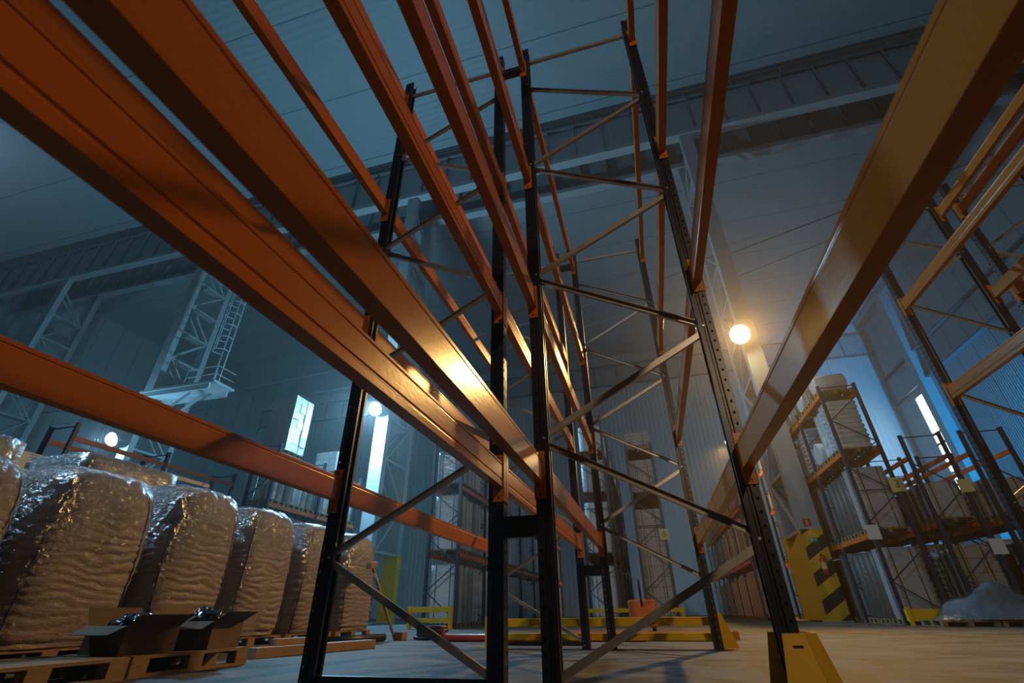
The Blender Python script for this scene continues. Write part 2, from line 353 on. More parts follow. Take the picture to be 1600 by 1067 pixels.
for dx in (-.45, 0, .45): MB().box(dx-.025, dx+.025, -.82 if dx == 0 else -.6, -.77 if dx == 0 else -.55, 2.2, 12.7).build('cage_strap', M['steelwhite'], t)
t = thing('service_platform', 'small railed steel platform at the foot of the caged ladder', 'platform', (-26.2, 21, 13.0))
MB().box(-4.4, 1.6, -.9, .7, 0, .15).build('deck', M['steelwhite'], t)
for y in (-.8, .6): MB().box(-4.4, 1.2, y-.06, y+.06, -.35, 0).build('joist', M['steelwhite'], t)
for z in (.6, 1.15): MB().tube([(-.9, -.85, z), (1.5, -.85, z), (1.5, .6, z)], .03, 6).build('rail', M['steelwhite'], t)
for x in (-.9, .3, 1.5): MB().tube([(x, -.85, .1), (x, -.85, 1.15)], .03, 6).build('stanchion', M['steelwhite'], t)
MB().bar((-4.1, .3, -2.6), (-.5, .3, -.3), .12, .12).build('strut', M['steelwhite'], t)
MB().bar((-4.1, -.5, -2.6), (-.5, -.5, -.3), .12, .12).build('strut', M['steelwhite'], t)

# sagging cables across the hall
tag(MB().tube([(-57.98, 30, 18.6), (-50.4, 30, 18.0), (-33.7, 30, 17.9), (-22.5, 30, 18.5), (-4.9, 30, 20.4), (2.15, 30, 21.8), (8.5, 30, 23.4), (28.95, 30, 28.6)], .05, 5).build('cable', M['greypaint']), 'upper of two thin sagging cables strung across the hall', 'cable')
tag(MB().tube([(-57.98, 31, 17.6), (-33.7, 31, 16.8), (-22.5, 31, 17.2), (-4.9, 31, 19.2), (8.5, 31, 21.8), (28.95, 31, 27.6)], .03, 5).build('cable', M['greypaint']), 'lower and thinner of two sagging cables strung across the hall', 'cable')

# ------------------------------------------------------------------ lamps
def lamp(key, glow, label, rad, seen=True):
    loc, colr, pw = LAMPS[key]
    t = thing('floodlight', label, 'lamp', loc)
    # dished housing opening towards the racks (-Y) and down
    hs = MB().lathe([(.02, .42), (.16, .40), (rad*.7, .22), (rad+.04, .05), (rad+.04, 0), (rad, .02)], n=20)
    gl = MB().lathe([(rad, 0), (rad*.85, -.12), (rad*.5, -.24), (.001, -.3)], n=20)
    hs = hs.build('housing', M['greypaint'], t); gl = gl.build('lens', glow, t)
    for o in (hs, gl): o.rotation_euler = (math.radians(-62), 0, 0)
    MB().bar((0, .25, .1), (0, .79, .1), .08, .08).build('bracket', M['greypaint'], t)
    lg = light('lamp_light', loc, colr, pw, .2, 'SPOT', target=(-1, 2.0, 1.0) if key == 'warm' else (4.3, 31.5, 0), spot=math.radians(98 if key == 'warm' else 166)) if key.startswith('warm') else light('lamp_light', loc, colr, pw, .2); lg.parent = t; lg.location = (0, -.62, -.35) if key != 'warmfar_assumed' else (-.5, -.3, -.4)
    if key == 'warmfar_assumed': MB().tube([(0, .8, -loc[2]), (0, .8, .2)], .06, 10).build('mast', M['greypaint'], t)  # mast added to hold up the assumed far lamp
    return t
lamp('warm', M['glow_warm'], 'glaring orange sodium floodlight on the striped column', .42)
lamp('cool', M['glow_cool'], 'glaring blue-white floodlight on the column behind the white bags', .33)
lamp('coolfar', M['glow_cool'], 'smaller glaring blue-white floodlight beside the white pallet stack', .4)
lamp('warmfar_assumed', M['glow_warm'], 'assumed distant orange floodlight on an added mast beside the long right row', .2)  # assumed lamp hidden behind a post, added to warm centre goods and back wall
for k in ('side', 'back', 'backl_assumed', 'hall'):  # side and hall have invented fixtures around added fill lights; both back lamps are assumed
    loc, colr, pw = LAMPS[k]
    t = thing('floodlight', {'side': 'added blue fill light beyond the right edge, washing the side wall', 'back': 'assumed warm floodlight behind the viewpoint', 'backl_assumed': 'assumed cool floodlight out of view at left', 'hall': 'added high cool fill light out of view behind the viewpoint'}[k], 'lamp', loc)
    tg = {'side': (29, 42, 11), 'back': (3.5, 14, 3.0), 'hall': (0, 20, 24), 'backl_assumed': (-5, 9, 1)}[k]
    hs = MB().lathe([(.02, .42), (.16, .40), (.3, .22), (.42, .05), (.42, 0), (.38, .02)], n=16).build('housing', M['greypaint'], t)
    hs.rotation_euler = (Vector(loc)-Vector(tg)).to_track_quat('Z', 'Y').to_euler()
    MB().tube([(0, 0, -loc[2]), (0, 0, -.1)], .07, 10).build('mast', M['greypaint'], t)  # masts added under the unseen lamps
    lg = light('lamp_light', loc, colr, pw, .2, 'SPOT', target=tg, spot=math.radians({'side': 75, 'back': 66, 'backl_assumed': 105, 'hall': 95}[k])); lg.parent = t; lg.location = (Vector(tg)-Vector(loc)).normalized()*.1

# ------------------------------------------------------------------ foreground racks
Y0, Y1, Y2 = -0.70, 3.05, 6.85
XS = [-2.14, -0.93, -0.61, 0.61]
SIDE = [-1, 1, -1, 1]         # where the aisle face looks
PH = 6.37
LV = [(1.03, 1.34), (2.42, 2.73), (3.90, 4.21), (5.79, 6.10)]
LVN = ['lowest', 'second', 'third', 'top']
def post_mesh(side, h, z0=0.006):
    s = side; mb = MB()
    f = .05*s; r = -.05*s
    P = lambda u, v: (u, v)
    # aisle face with two slot columns
    seg(mb, P(f, -.045), P(f, 0), z0, h, hole=(.013, .03, .075, .45)); seg(mb, P(f, 0), P(f, .045), z0, h, hole=(.013, .03, .075, .55))
    for v in (-1, 1):
        a = .045*v; b = .036*v
        seg(mb, P(f, a), P(f-.045*s, a), z0, h, hole=(.014, .018, .075, .5))
        seg(mb, P(f-.045*s, a), P(f-.052*s, b), z0, h); seg(mb, P(f-.052*s, b), P(f-.066*s, b), z0, h); seg(mb, P(f-.066*s, b), P(f-.072*s, a), z0, h)
        seg(mb, P(f-.072*s, a), P(r, a), z0, h); seg(mb, P(r, a), P(r, .024*v), z0, h)
    return mb
POSTM = {}
def upright_frame(xi, y, side, label, group, mats, h=PH, nodes_z=(.05, .74, 1.43, 2.13, 2.85, 3.53, 4.25, 4.94, 5.62), xo=None):
    """xi inner post x, xo outer post x"""
    t = thing('upright_frame', label, 'rack frame', ((xi+xo)/2, y, 0), group)
    for x, sd in ((xi, 1 if xi > xo else -1), (xo, 1 if xo > xi else -1)):
        p = post_mesh(sd, h).build('post', mats, t); p.location = (x-(xi+xo)/2, 0, 0)
        fp = MB().box(-.07, .07, -.07, .07, 0, .006).build('foot_plate', mats, p)
    ai = (xi-(xo+xi)/2); ao = -ai; sg = 1 if ao > 0 else -1
    ai += .02*sg; ao -= .02*sg
    for k in range(len(nodes_z)-1):
        za, zb = nodes_z[k], nodes_z[k+1]
        a = (ai, 0, za+.03) if k % 2 == 0 else (ao, 0, za+.03)
        b = (ao, 0, zb-.03) if k % 2 == 0 else (ai, 0, zb-.03)
        br = MB().channel(a, b, .042, .03, up=(0, -1 if k % 2 else 1, 0)).build('diagonal_brace', M['zinc'], t)
    MB().channel((ai, 0, h-.25), (ao, 0, h-.25), .042, .03, up=(0, 1, 0)).build('horizontal_brace', M['zinc'], t)
    if xi == XS[1]: MB().channel((ai, 0, .06), (ao, 0, .06), .042, .03, up=(0, 1, 0)).build('horizontal_brace', mats, t)
    bl = MB()
    for k, z in enumerate(nodes_z):
        x = ai if k % 2 == 0 else ao
        bl.tube([(x, -.052, z), (x, .052, z)], .009, 8)
    bl.build('bolts', M['zinc'], t)
    return t
FN = {Y1: 'nearer', Y2: 'farther'}
G = 'upright frames of the empty foreground racks'
for y, nm in ((Y1, 'nearest to view'), (Y2, 'standing behind the nearest frame'), (Y0, None)):
    if y == Y0: continue
    upright_frame(XS[1], y, 0, 'dark navy rack frame, left of the foreground pair, '+nm, G, M['navy'], xo=XS[0])
    upright_frame(XS[2], y, 0, 'dark navy rack frame, right of the foreground pair, '+nm, G, M['navy'], xo=XS[3])
    for z0, z1, zn in ((.81, .94, 'low'), (5.96, 6.08, 'high')):
        o = MB().box(XS[1]+.054, XS[2]-.054, y-.03, y+.03, z0, z1).build('row_spacer', M['navy'], bevel=.004)
        tag(o, 'dark %s spacer joining the two back-to-back frames, %s' % (zn, nm), 'spacer', 'spacers between the foreground frames')

def beam(x, sd, ya, yb, z0, z1, label, group, m=None, near_conn=True, simple=False):
    m = m or M['orange']; L_ = yb-ya
    t = thing('rack_beam', label, 'rack beam', (x, ya, z0), group)
    bz0 = .090; bz1 = z1-z0-.058; hh = bz1-bz0; o = .05*sd; i = -.012*sd
    prof = [(i, bz0), (o, bz0), (o, bz0+.035), (o-.004*sd, bz0+.039), (o-.004*sd, bz0+.047), (o, bz0+.051), (o, bz1-.022), (o-.003*sd, bz1-.019), (o-.003*sd, bz1-.016), (o, bz1-.013), (o, bz1), (o-.012*sd, bz1), (o-.016*sd, bz1-.004), (i, bz1-.004),
            (i, bz1-.022), (i+.003*sd, bz1-.024), (i+.003*sd, bz1-.027), (i, bz1-.029)]
    MB().prism(prof, lambda p, y: (p[0], y, p[1]), .054, L_-.054).build('beam', m, t, bevel=.0025)
    for e, s2 in ((.05, 1), (L_-.05, -1)):
        mb = MB(); ya_, yb_ = sorted((e, e+.005*s2)); xa, xb = sorted((o+.006*sd, i-.008*sd))
        mb.box(xa, xb, ya_, yb_, 0, z1-z0)
        xa, xb = sorted((o+.003*sd, o+.007*sd)); ya_, yb_ = sorted((e+.005*s2, e-.045*s2)); mb.box(xa, xb, ya_, yb_, 0, z1-z0)
        cn = mb.build('connector', m, t)
        hb = MB()
        for zz in (.025, z1-z0-.025):
            hb.tube([(o-.03*sd, e+.0045*s2, zz), (o-.03*sd, e+.0062*s2, zz)], .009, 10)
        hb.build('bolt_hole', M['black'], cn)
    return t
LINE = ['far-left post line', 'left-of-centre post line', 'centre post line', 'right post line']
for b, (ya, yb, bn) in enumerate(((Y0, Y1, 'overhead bay nearest the camera'), (Y1, Y2, 'bay beyond the first frame'))):
    for li in range(4):
        for k, (z0, z1) in enumerate(LV):
            beam(XS[li], SIDE[li], ya, yb, z0, z1, 'orange steel beam, %s level, %s, %s' % (LVN[k], LINE[li], bn), 'orange beams of the empty foreground racks')

# rack at the right edge
RX = [4.08, 5.12]; RC = 5.42; RY = 6.85; RH = 6.3
upright_frame(RX[0], RY, 0, 'dark rack frame at the right edge with zigzag braces', None, M['navy'], h=6.15, xo=RX[1])
upright_frame(6.5, RY, 0, 'dark rack frame at the far right edge, its slotted post behind another', None, M['navy'], h=6.3, xo=RC)
for x, sd, nm, lv in ((RX[0], -1, 'left post of the right-edge rack', ((2.62, 2.93), (4.0, 4.3))), (RX[1], 1, 'inner post of the right-edge rack', ((4.0, 4.3), (5.55, 5.85))), (RC, -1, 'slotted rearmost post at the right edge', ((4.0, 4.3), (5.55, 5.85)))):
    for k, (z0, z1) in enumerate(lv):
        beam(x, sd, RY-3.75, RY, z0, z1, 'orange beam, %s of two, meeting the %s' % (('lower', 'upper')[k], nm), 'orange beams of the right-edge rack')

# yellow post protector
t = thing('post_protector', 'bright yellow folded steel guard around the foot of the right post', 'post guard', (XS[3], Y1, 0))
def plate(pts, nrm, th=.006):
    nrm = Vector(nrm)*th; a = [Vector(p) for p in pts]; n = len(a)
    return MB().add(a+[p+nrm for p in a], [tuple(range(n-1, -1, -1)), tuple(range(n, 2*n))]+[(i, (i+1) % n, n+(i+1) % n, n+i) for i in range(n)])
fp = plate([(-.10, -.17, 0), (.10, -.17, 0), (.055, -.11, .30), (-.045, -.11, .30)], (0, -1, 0)).build('front_plate', M['yellow'], t)
plate([(.10, -.17, 0), (.20, -.04, 0), (.12, -.04, .30), (.055, -.11, .30)], (.6, -.6, 0)).build('corner_plate', M['yellow'], t)
plate([(.20, -.04, 0), (.20, .04, 0), (.12, .04, .30), (.12, -.04, .30)], (1, 0, 0)).build('side_plate', M['yellow'], t)
plate([(.20, .04, 0), (.10, .17, 0), (.055, .11, .30), (.12, .04, .30)], (.6, .6, 0)).build('corner_plate', M['yellow'], t)
plate([(-.12, .17, 0), (.10, .17, 0), (.055, .11, .30), (-.07, .11, .30)], (0, 1, 0)).build('back_plate', M['yellow'], t)
sl = MB().prism([(-.018+.006*math.cos(a)*1.0 if abs(a-PI) < PI/2 else .018+.006*math.cos(a), .006*math.sin(a)) for a in [2*PI*k/16 for k in range(16)]], lambda p, y: (p[0]+.01, y, p[1]+.245), -.1285, -.126)
sl.build('slot', M['black'], t)

# yellow end guards
def end_guard(x0, x1, y, label, zs=((.24, .335), (.085, .165)), ph=.36):
    t = thing('rack_end_guard', label, 'guard rail', (x0, y, 0)); L_ = x1-x0
    for a, b in zs: MB().box(0, L_, -.04, .04, a, b).build('rail', M['yellow'], t, bevel=.006)
    for x in (0.02, L_-.02):
        p = MB().box(x-.05, x+.05, -.075, .075, 0.008, ph).build('post', M['yellow'], t, bevel=.004)
        MB().box(x-.1, x+.1, -.1, .1, 0, .008).build('foot_plate', M['yellow'], p)
    return t
g = end_guard(-2.3, .70, 7.12, 'long low yellow two-rail guard behind the foreground racks')
MB().add([(2.98, -.1, 0.01), (3.16, -.1, 0.01), (3.02, -.1, .38), (2.98, -.1, .38), (2.98, -.09, 0.01), (3.16, -.09, 0.01), (3.02, -.09, .38), (2.98, -.09, .38)], [(0, 3, 2, 1), (4, 5, 6, 7), (0, 1, 5, 4), (1, 2, 6, 5), (2, 3, 7, 6), (3, 0, 4, 7)]).build('end_plate', M['yellow'], g)
end_guard(-7.55, -6.15, 15.3, 'short yellow guard in front of the left-centre storage row', ((.45, .6), (.18, .3)), .62)
end_guard(-2.6, .8, 19.2, 'distant yellow guard before the two centre storage rows', ((.38, .5), (.12, .24)), .52)

# ------------------------------------------------------------------ pallets and loads
def pallet_mesh(m, name='wooden_pallet', parts=False, lx=.8, ly=1.2, label='', loc=(0, 0, 0), group=None):
    """origin at centre of the foot"""
    deck = MB(); n = 7
    for i in range(n):
        x = -lx/2+i*(lx-.1)/(n-1); deck.box(x, x+.1, -ly/2, ly/2, .122, .144)
    for y in (-ly/2, -.0725, ly/2-.145): deck.box(-lx/2, lx/2, y, y+.145, .1, .122)
    blk = [(x, y) for x in (-lx/2, -.05, lx/2-.1) for y in (-ly/2, -.0725, ly/2-.145)]
    run = MB()
    for x in (-lx/2, -.05, lx/2-.1): run.box(x, x+.1, -ly/2, ly/2, 0, .022)
    if parts:
        t = thing(name, label, 'pallet', loc, group)
        deck.build('deck', m, t); run.build('runner_boards', m, t)
        for x, y in blk: MB().box(x, x+.1, y, y+.145, .022, .1).build('block', m, t)
        return t
    for x, y in blk: deck.box(x, x+.1, y, y+.145, .022, .1)
    deck.v += []
    n0 = len(deck.v); deck.v += run.v; deck.f += [tuple(i+n0 for i in f) for f in run.f]; deck.sm += run.sm
    o = deck.build(name, m); tag(o, label, 'pallet', group); o.location = loc
    return o
def supermesh(w_, d_, h_, e=4.0, n=28, rows=10, bulge=.03, wob=.02, seed=0, top=.9):
    """soft wrapped block with rounded corners"""
    mb = MB(); vs = []; prof = []
    for i in range(rows+1):
        f = i/rows; prof.append((f*h_, 1+bulge*math.sin(PI*f)-(.05 if i == 0 else 0)))
    prof += [(h_*1.0+.01, top*.98), (h_+.02, top*.6), (h_+.025, 0.001)]
    for z, s in prof:
        for k in range(n):
            a = 2*PI*k/n; c, q = math.cos(a), math.sin(a)
            r = (abs(c)**e+abs(q)**e)**(-1/e)
            nv = noise.noise(Vector((c*2+seed, q*2, z*2.2)))*wob
            vs.append((w_/2*s*r*c*(1+nv), d_/2*s*r*q*(1+nv), max(0, z)))
    R_ = len(prof)
    return mb.add(vs, [(i*n+k, i*n+(k+1) % n, (i+1)*n+(k+1) % n, (i+1)*n+k) for i in range(R_-1) for k in range(n)], True)
protoP = None
# prototypes of goods
def strap_mesh(w_, d_, h_):
    mb = MB()
    for x in (-w_*.25, w_*.25):
        mb.box(x-.01, x+.01, -d_/2-.006, -d_/2+.001, 0.01, h_); mb.box(x-.01, x+.01, d_/2-.001, d_/2+.006, 0.01, h_); mb.box(x-.01, x+.01, -d_/2-.006, d_/2+.006, h_, h_+.005)
    for y in (-d_*.25, d_*.25):
        mb.box(-w_/2-.006, -w_/2+.001, y-.01, y+.01, 0.01, h_); mb.box(w_/2-.001, w_/2+.006, y-.01, y+.01, 0.01, h_)
    return mb
def carton_mesh(w_, d_, h_, nx, ny, nz):
    mb = MB(); g = .006
    for k in range(nz):
        for i in range(nx):
            for j in range(ny):
                if 0 < i < nx-1 and 0 < j < ny-1: continue
                jx = random.uniform(-.006, .006)
                mb.box(-w_/2+i*w_/nx+g+jx, -w_/2+(i+1)*w_/nx-g+jx, -d_/2+j*d_/ny+g, -d_/2+(j+1)*d_/ny-g, k*h_/nz+(g if k else 0), (k+1)*h_/nz-g*.3)
    return mb
LOADS = []
def proto(kind, desc, cat, h):
    if kind == 'carton': mb = carton_mesh(1.02, .78, h, 3, 2, max(3, round(h/.36))); m = M['cartonpale']
    elif kind == 'cartonw': mb = carton_mesh(1.02, .78, h, 3, 2, 5); m = M['wrapbrown']
    elif kind == 'block': mb = supermesh(1.0, .78, h, 9, 32, 8, .01, .012, 3); m = M['wrapgrey']
    elif kind == 'white': mb = supermesh(1.0, .78, h, 7, 32, 8, .01, .02, 5); m = M['wrapwhite']
    elif kind == 'rolls':
        mb = MB(); m = M['wrapwhite']
        for x in (-.26, .26):
            for y in (-.2, .2): mb.lathe([(.001, 0)]+[(rr_, z_*h) for z_, rr_ in ((0, .18), (.02, .19), (.22, .185), (.24, .175), (.26, .185), (.47, .19), (.49, .172), (.52, .19), (.73, .185), (.75, .175), (.77, .185), (.97, .188), (1, .16))]+[(.001, h+.005)], (x*.95, y*.98, 0), 14)
    elif kind == 'darkrolls':
        mb = MB(); m = M['wrapdark']
        for x in (-.26, .26):
            for y in (-.215, .215): mb.lathe([(.001, 0), (.2, 0), (.21, .03), (.205, h*.5), (.21, h-.03), (.19, h), (.001, h+.005)], (x, y, 0), 20)
    elif kind == 'boards':
        mb = MB(); m = M['cartonpale']; x = -.5
        while x < .46:
            wd = random.uniform(.05, .11); mb.box(x, x+wd-.012, -.38, .38, 0, h*random.uniform(.86, 1)); x += wd
    elif kind == 'sacks':
        mb = MB(); m = M['wrapwhite']; z = 0; k = 0
        while z < h-.1:
            for j in (-1, 1):
                sm = supermesh(.98, .38, .15, 3.2, 18, 3, .06, .05, k+j)
                n0 = len(mb.v); mb.v += [(a, b+j*.195, c+z) for a, b, c in sm.v]; mb.f += [tuple(i+n0 for i in f) for f in sm.f]; mb.sm += sm.sm
            z += .165; k += 1
    elif kind == 'roll_lying':
        mb = MB(); m = M['wrapwhite']; rr = h/2
        mb.tube([(-.5, 0, rr), (-.48, 0, rr), (.48, 0, rr), (.5, 0, rr)], [rr*.9, rr, rr, rr*.9], 22)
    o = mb.build('wrapped_load', m); tag(o, desc, cat)
    if kind in ('carton', 'block', 'cartonw', 'white'): strap_mesh(1.03, .8, h).build('strap', M['black'], o)
    return o
KD = dict(carton='stacked pale carton load', cartonw='film-wrapped brown carton load', block='grey film-wrapped block load', white='white film-wrapped block load', rolls='upright grey wrapped rolls', darkrolls='upright dark wrapped rolls', boards='upright board bundles', sacks='stacked white sacks', roll_lying='white wrapped roll lying down')
cache = {}
def put_load(kind, h, loc, label, group):
    key = (kind, h)
    if key not in cache:
        o = proto(kind, label, 'pallet load', h); cache[key] = o; o['label'] = label; o['group'] = group; o.location = loc; return o
    return dup(cache[key], loc, label, group=group)
pcache = {}
def put_pallet(loc, label, group, key='wood'):
    if key not in pcache:
        m = M['wood'] if key == 'wood' else M['plasticwhite']
        o = pallet_mesh(m, 'wooden_pallet' if key == 'wood' else 'plastic_pallet', lx=1.1, ly=.8, label=label, loc=loc, group=group)
        pcache[key] = o; return o
    return dup(pcache[key], loc, label, group=group)

def simple_frame(x0, x1, y, h, label, group):
    t = thing('upright_frame', label, 'rack frame', ((x0+x1)/2, y, 0), group); wd = (x1-x0)/2
    for s in (-1, 1):
        mb = MB(); x = s*(wd-.05)
        mb.box(x-.05, x-.042, -.045, .045, 0, h).box(x+.042, x+.05, -.045, .045, 0, h) if False else None
        c = MB().channel((x, 0, 0), (x, 0, h), .09, .1, .006, up=(-s, 0, 0)); c.build('post', M['bluepost'], t)
    z = .25; k = 0
    while z+.9 < h:
        a = -wd+.08 if k % 2 else wd-.08
        MB().bar((a, 0, z), (-a, 0, z+.8), .03, .03, up=(0, 1, 0)).build('diagonal_brace', M['bluepost'], t); z += .8; k += 1
    for zz in (.2, h-.08, h*.5): MB().bar((-wd+.08, 0, zz), (wd-.08, 0, zz), .03, .03).build('horizontal_brace', M['bluepost'], t)
    return t
def sbeam(x, y, ln, z, label, group, key):
    if ('b', ln) not in cache:
        t = thing('rack_beam', label, 'rack beam', (x, y, z), group)
        MB().box(-.025, .025, .052, ln-.052, -.13, 0).build('beam', M['orange_far'], t)
        for e in (.05, ln-.056): MB().box(-.045, .045, e, e+.006, -.2, .03).build('connector', M['orange_far'], t)
        cache[('b', ln)] = t; return t
    return dup(cache[('b', ln)], (x, y, z), label, group=group)

SH = ['floor', 'lower shelf', 'middle shelf', 'top shelf', 'highest shelf']
def row(name, x0, x1, y0, bays, h, levels, kinds, blen=2.85, empty=(), hs=(1.3, 1.5, 1.7), ground=True, toph=None, skip=0.0):
    fr = None
    G1 = 'upright frames of the %s row' % name
    for i in range(bays+1):
        lab = 'blue rack frame of the %s row, %s back from its near end' % (name, ORD[i])
        if fr is None: fr = simple_frame(x0, x1, y0, h, lab, G1)
        else: dup(fr, ((x0+x1)/2, y0+i*blen, 0), lab)
    for b in range(bays):
        for k, z in enumerate(levels):
            for x, sn in ((x0+.05, 'left'), (x1-.05, 'right')):
                sbeam(x, y0+b*blen, blen, z, 'orange shelf beam, %s, %s side, %s row, %s bay back' % (SH[k+1], sn, name, ORD[b]), 'shelf beams of the %s row' % name, None)
    lvl = ([0.0] if ground else [])+list(levels)
    off = 0 if ground else 1
    for k, z in enumerate(lvl):
        kk = k+off
        if kk in empty: continue
        top = lvl[k+1]-.13 if k+1 < len(lvl) else None
        n = 0
        for b in range(bays):
            for j in range(3):
                n += 1
                if random.random() < skip: continue
                y = y0+b*blen+.1+(blen-.2)*(j+.5)/3
                kd = kinds[kk] if isinstance(kinds[kk], str) else kinds[kk][(b*3+j) % len(kinds[kk])]
                hh = (toph or hs[0]) if top is None else min(top-z-.144-.18, random.choice((2.0, 1.8)))
                if kd == 'roll_lying': hh = min(hh, .75)
                if name in ('inner right', 'outer right') and kk == 1: hh = 1.0
                if name == 'right-centre' and kk == 0: hh = 3.8
                if name == 'right-centre' and kk == 1: hh = 1.3
                hh = round(hh, 1)
                xc = (x0+x1)/2
                put_pallet((xc, y, z), 'wooden pallet, %s of the %s row, %s from its near end' % (SH[kk], name, ORD[n-1]), 'pallets on the %s of the %s row' % (SH[kk], name))
                put_load(kd, hh, (xc, y, z+.144), '%s, %s of the %s row, %s from near end' % (KD[kd], SH[kk], name, ORD[n-1]), 'loads on the %s of the %s row' % (SH[kk], name))
row('left-centre', -7.45, -6.25, 16.0, 7, 6.05, (2.2, 4.45), {0: ['white', 'block', 'rolls', 'rolls'], 1: ['white', 'rolls', 'block', 'rolls'], 2: ['block', 'white', 'rolls', 'cartonw']}, toph=1.2)
row('centre', -2.5, -1.3, 20.0, 4, 8.1, (2.3, 4.65, 6.4), {0: ['white', 'block'], 1: ['white', 'cartonw'], 2: ['block', 'white'], 3: ['white', 'rolls']}, toph=1.1)
row('right-centre', -.45, .7, 20.0, 4, 6.6, (4.5, 6.3), {0: ['carton', 'cartonw'], 1: ['carton', 'cartonw'], 2: ['cartonw', 'carton']}, toph=.7)
row('long right', 4.35, 5.4, 25.2, 6, 6.6, (2.4, 4.7), {0: 'boards', 1: ['boards', 'cartonw'], 2: ['cartonw', 'carton']}, toph=1.5)
row('striped-column', 6.4, 7.6, 17.0, 4, 7.1, (2.35, 4.8, 6.85), {0: ['block', 'darkrolls', 'darkrolls'], 1: ['block', 'darkrolls', 'darkrolls'], 2: ['sacks', 'rolls', 'roll_lying'], 3: ['roll_lying', 'cartonw']}, toph=.7)
row('inner right', 8.15, 9.3, 17.0, 3, 5.15, (2.55, 4.5), {0: ['cartonw', 'sacks'], 1: ['block', 'cartonw', 'sacks'], 2: 'block'}, empty=(2,))
row('outer right', 9.75, 10.9, 17.0, 2, 5.15, (2.55, 4.5), {0: ['darkrolls', 'sacks'], 1: ['carton', 'sacks'], 2: 'block'}, empty=(2,))
row('far left', -14.35, -13.2, 14.5, 2, 6.2, (1.95, 4.0, 5.9), {0: ['white', 'rolls'], 1: ['rolls', 'white'], 2: ['rolls', 'white'], 3: ['block', 'rolls']}, empty=(3,))
row('lower far left', -15.9, -14.8, 8.6, 2, 5.1, (2.3, 4.75), {0: ['white', 'rolls'], 1: ['rolls', 'white'], 2: 'block'}, empty=(1, 2), skip=.0)

# tall shiny carton block on top of the far-left row
put_pallet((-13.8, 15.3, 5.9), 'wooden pallet under the tall shiny carton tower at left', None)
def tower(label, loc, w_, d_, h_, nz):
    t = thing('carton_tower', label, 'pallet load', loc)
    carton_mesh(w_, d_, h_, 3, 3, nz).build('cartons', M['wrapwhite'], t)
    lb = MB()
    for k in range(1, nz, 2):
        for x in (-w_/3, 0, w_/3): lb.box(x-.05, x+.05, -d_/2-.012, -d_/2-.001, (k+.35)*h_/nz, (k+.6)*h_/nz)
    lb.build('carton_labels', M['white'], t)
    return t
tower('tall film-wrapped carton tower glinting on top of the far left row', (-13.8, 15.25, 6.044), 1.15, 1.1, 2.3, 7)
tower('shorter wrapped carton block behind the glinting tower', (-13.8, 18.6, 6.044), 1.1, 1.1, .9, 3)
put_pallet((-13.8, 18.6, 5.9), 'wooden pallet under the short wrapped block at left', None)

# ------------------------------------------------------------------ bulk bags
def big_bag(x, y, wx, wy, h, label, seed, lean=0.0, group='white bulk bags in a row', z0=.148):
    t = thing('bulk_bag', label, 'bulk bag', (x, y, z0), group)
    n = 84; rows = 120; vs = []
    def pt(f, a, puff=0.0):
        c, q = math.cos(a), math.sin(a); e = 5.0-1.8*f
        r = (abs(c)**e+abs(q)**e)**(-1/e)
        s = 1.0+.045*math.sin(PI*min(1, f*1.15))+.03*noise.noise(Vector((seed*3.1, f*3, a)))
        if f > .70: g = (f-.70)/.30; s *= max(0, 1-g**2.6*.97)**.5
        if f < .04: s *= .97
        zz = h*(f if f < .7 else .7+.3*(math.sin((f-.7)/.3*PI/2)))
        # horizontal creases on the sides
        wz = f*h
        cr = 1-2*(1-abs(math.sin(wz*36+3*noise.noise(Vector((c*1.5+seed, q*1.5, wz*2.2)))+2.2*noise.noise(Vector((c*4, q*4+seed, wz*5))))))**1.8
        amp = .021*max(0, min(1, (0.86-f)*3))*(0.6+noise.noise(Vector((c*2+seed, q*2, wz*1.5))))
        s2 = s+amp*cr*1.2+.012*noise.noise(Vector((c*3, q*3+seed, wz*4)))
        z_top = lean*(c*r*0.5)*f
        return Vector((wx/2*s2*r*c*(1+puff)+lean*f*.2, wy/2*s2*r*q*(1+puff), max(.003, zz+puff*.4-z_top*.15)))
    for i in range(rows+1):
        f = i/rows
        for k in range(n): vs.append(pt(f, 2*PI*k/n))
    fs = [(i*n+k, i*n+(k+1) % n, (i+1)*n+(k+1) % n, (i+1)*n+k) for i in range(rows) for k in range(n)]
    mb = MB().add(vs, fs, True); m0 = len(vs)
    mb.f.append(tuple(range(n-1, -1, -1))); mb.sm.append(False)
    mb.f.append(tuple(rows*n+k for k in range(n))); mb.sm.append(True)
    mb.build('fabric_body', M['bag'], t)
    # crumpled clear film over the upper half
    vs = []; r2 = 60
    for i in range(r2+1):
        for k in range(n):
            e0 = .07+.05*noise.noise(Vector((math.cos(2*PI*k/n)*2+seed, math.sin(2*PI*k/n)*2, 1))); f = e0+(1-e0)*i/r2
            p = pt(f, 2*PI*k/n, .012); nn = noise.noise(Vector((p.x*7+seed, p.y*7, p.z*7)))
            d = Vector((p.x, p.y, 0)); d = d.normalized() if d.length > 1e-3 else Vector((0, 0, 1))
            vs.append(p+d*(.012+.02*nn)+Vector((0, 0, .012+.018*nn if f > .8 else 0)))
    fs = [(i*n+k, i*n+(k+1) % n, (i+1)*n+(k+1) % n, (i+1)*n+k) for i in range(r2) for k in range(n)]+[tuple(r2*n+k for k in range(n))]
    MB().add(vs, fs, True).build('plastic_film', M['film'], t)
    for a in (.72, -.72, PI-.72, PI+.72):
        tw = .22*math.sin(seed*1.7+a)
        MB().tube([pt(f, a+tw*(f-.3))*1.0+Vector((.006*math.cos(a), .006*math.sin(a), 0)) for f in [i/24*.86 for i in range(25)]], .009, 6).build('corner_seam', M['navyseam'], t)
    return t
bx = -6.45
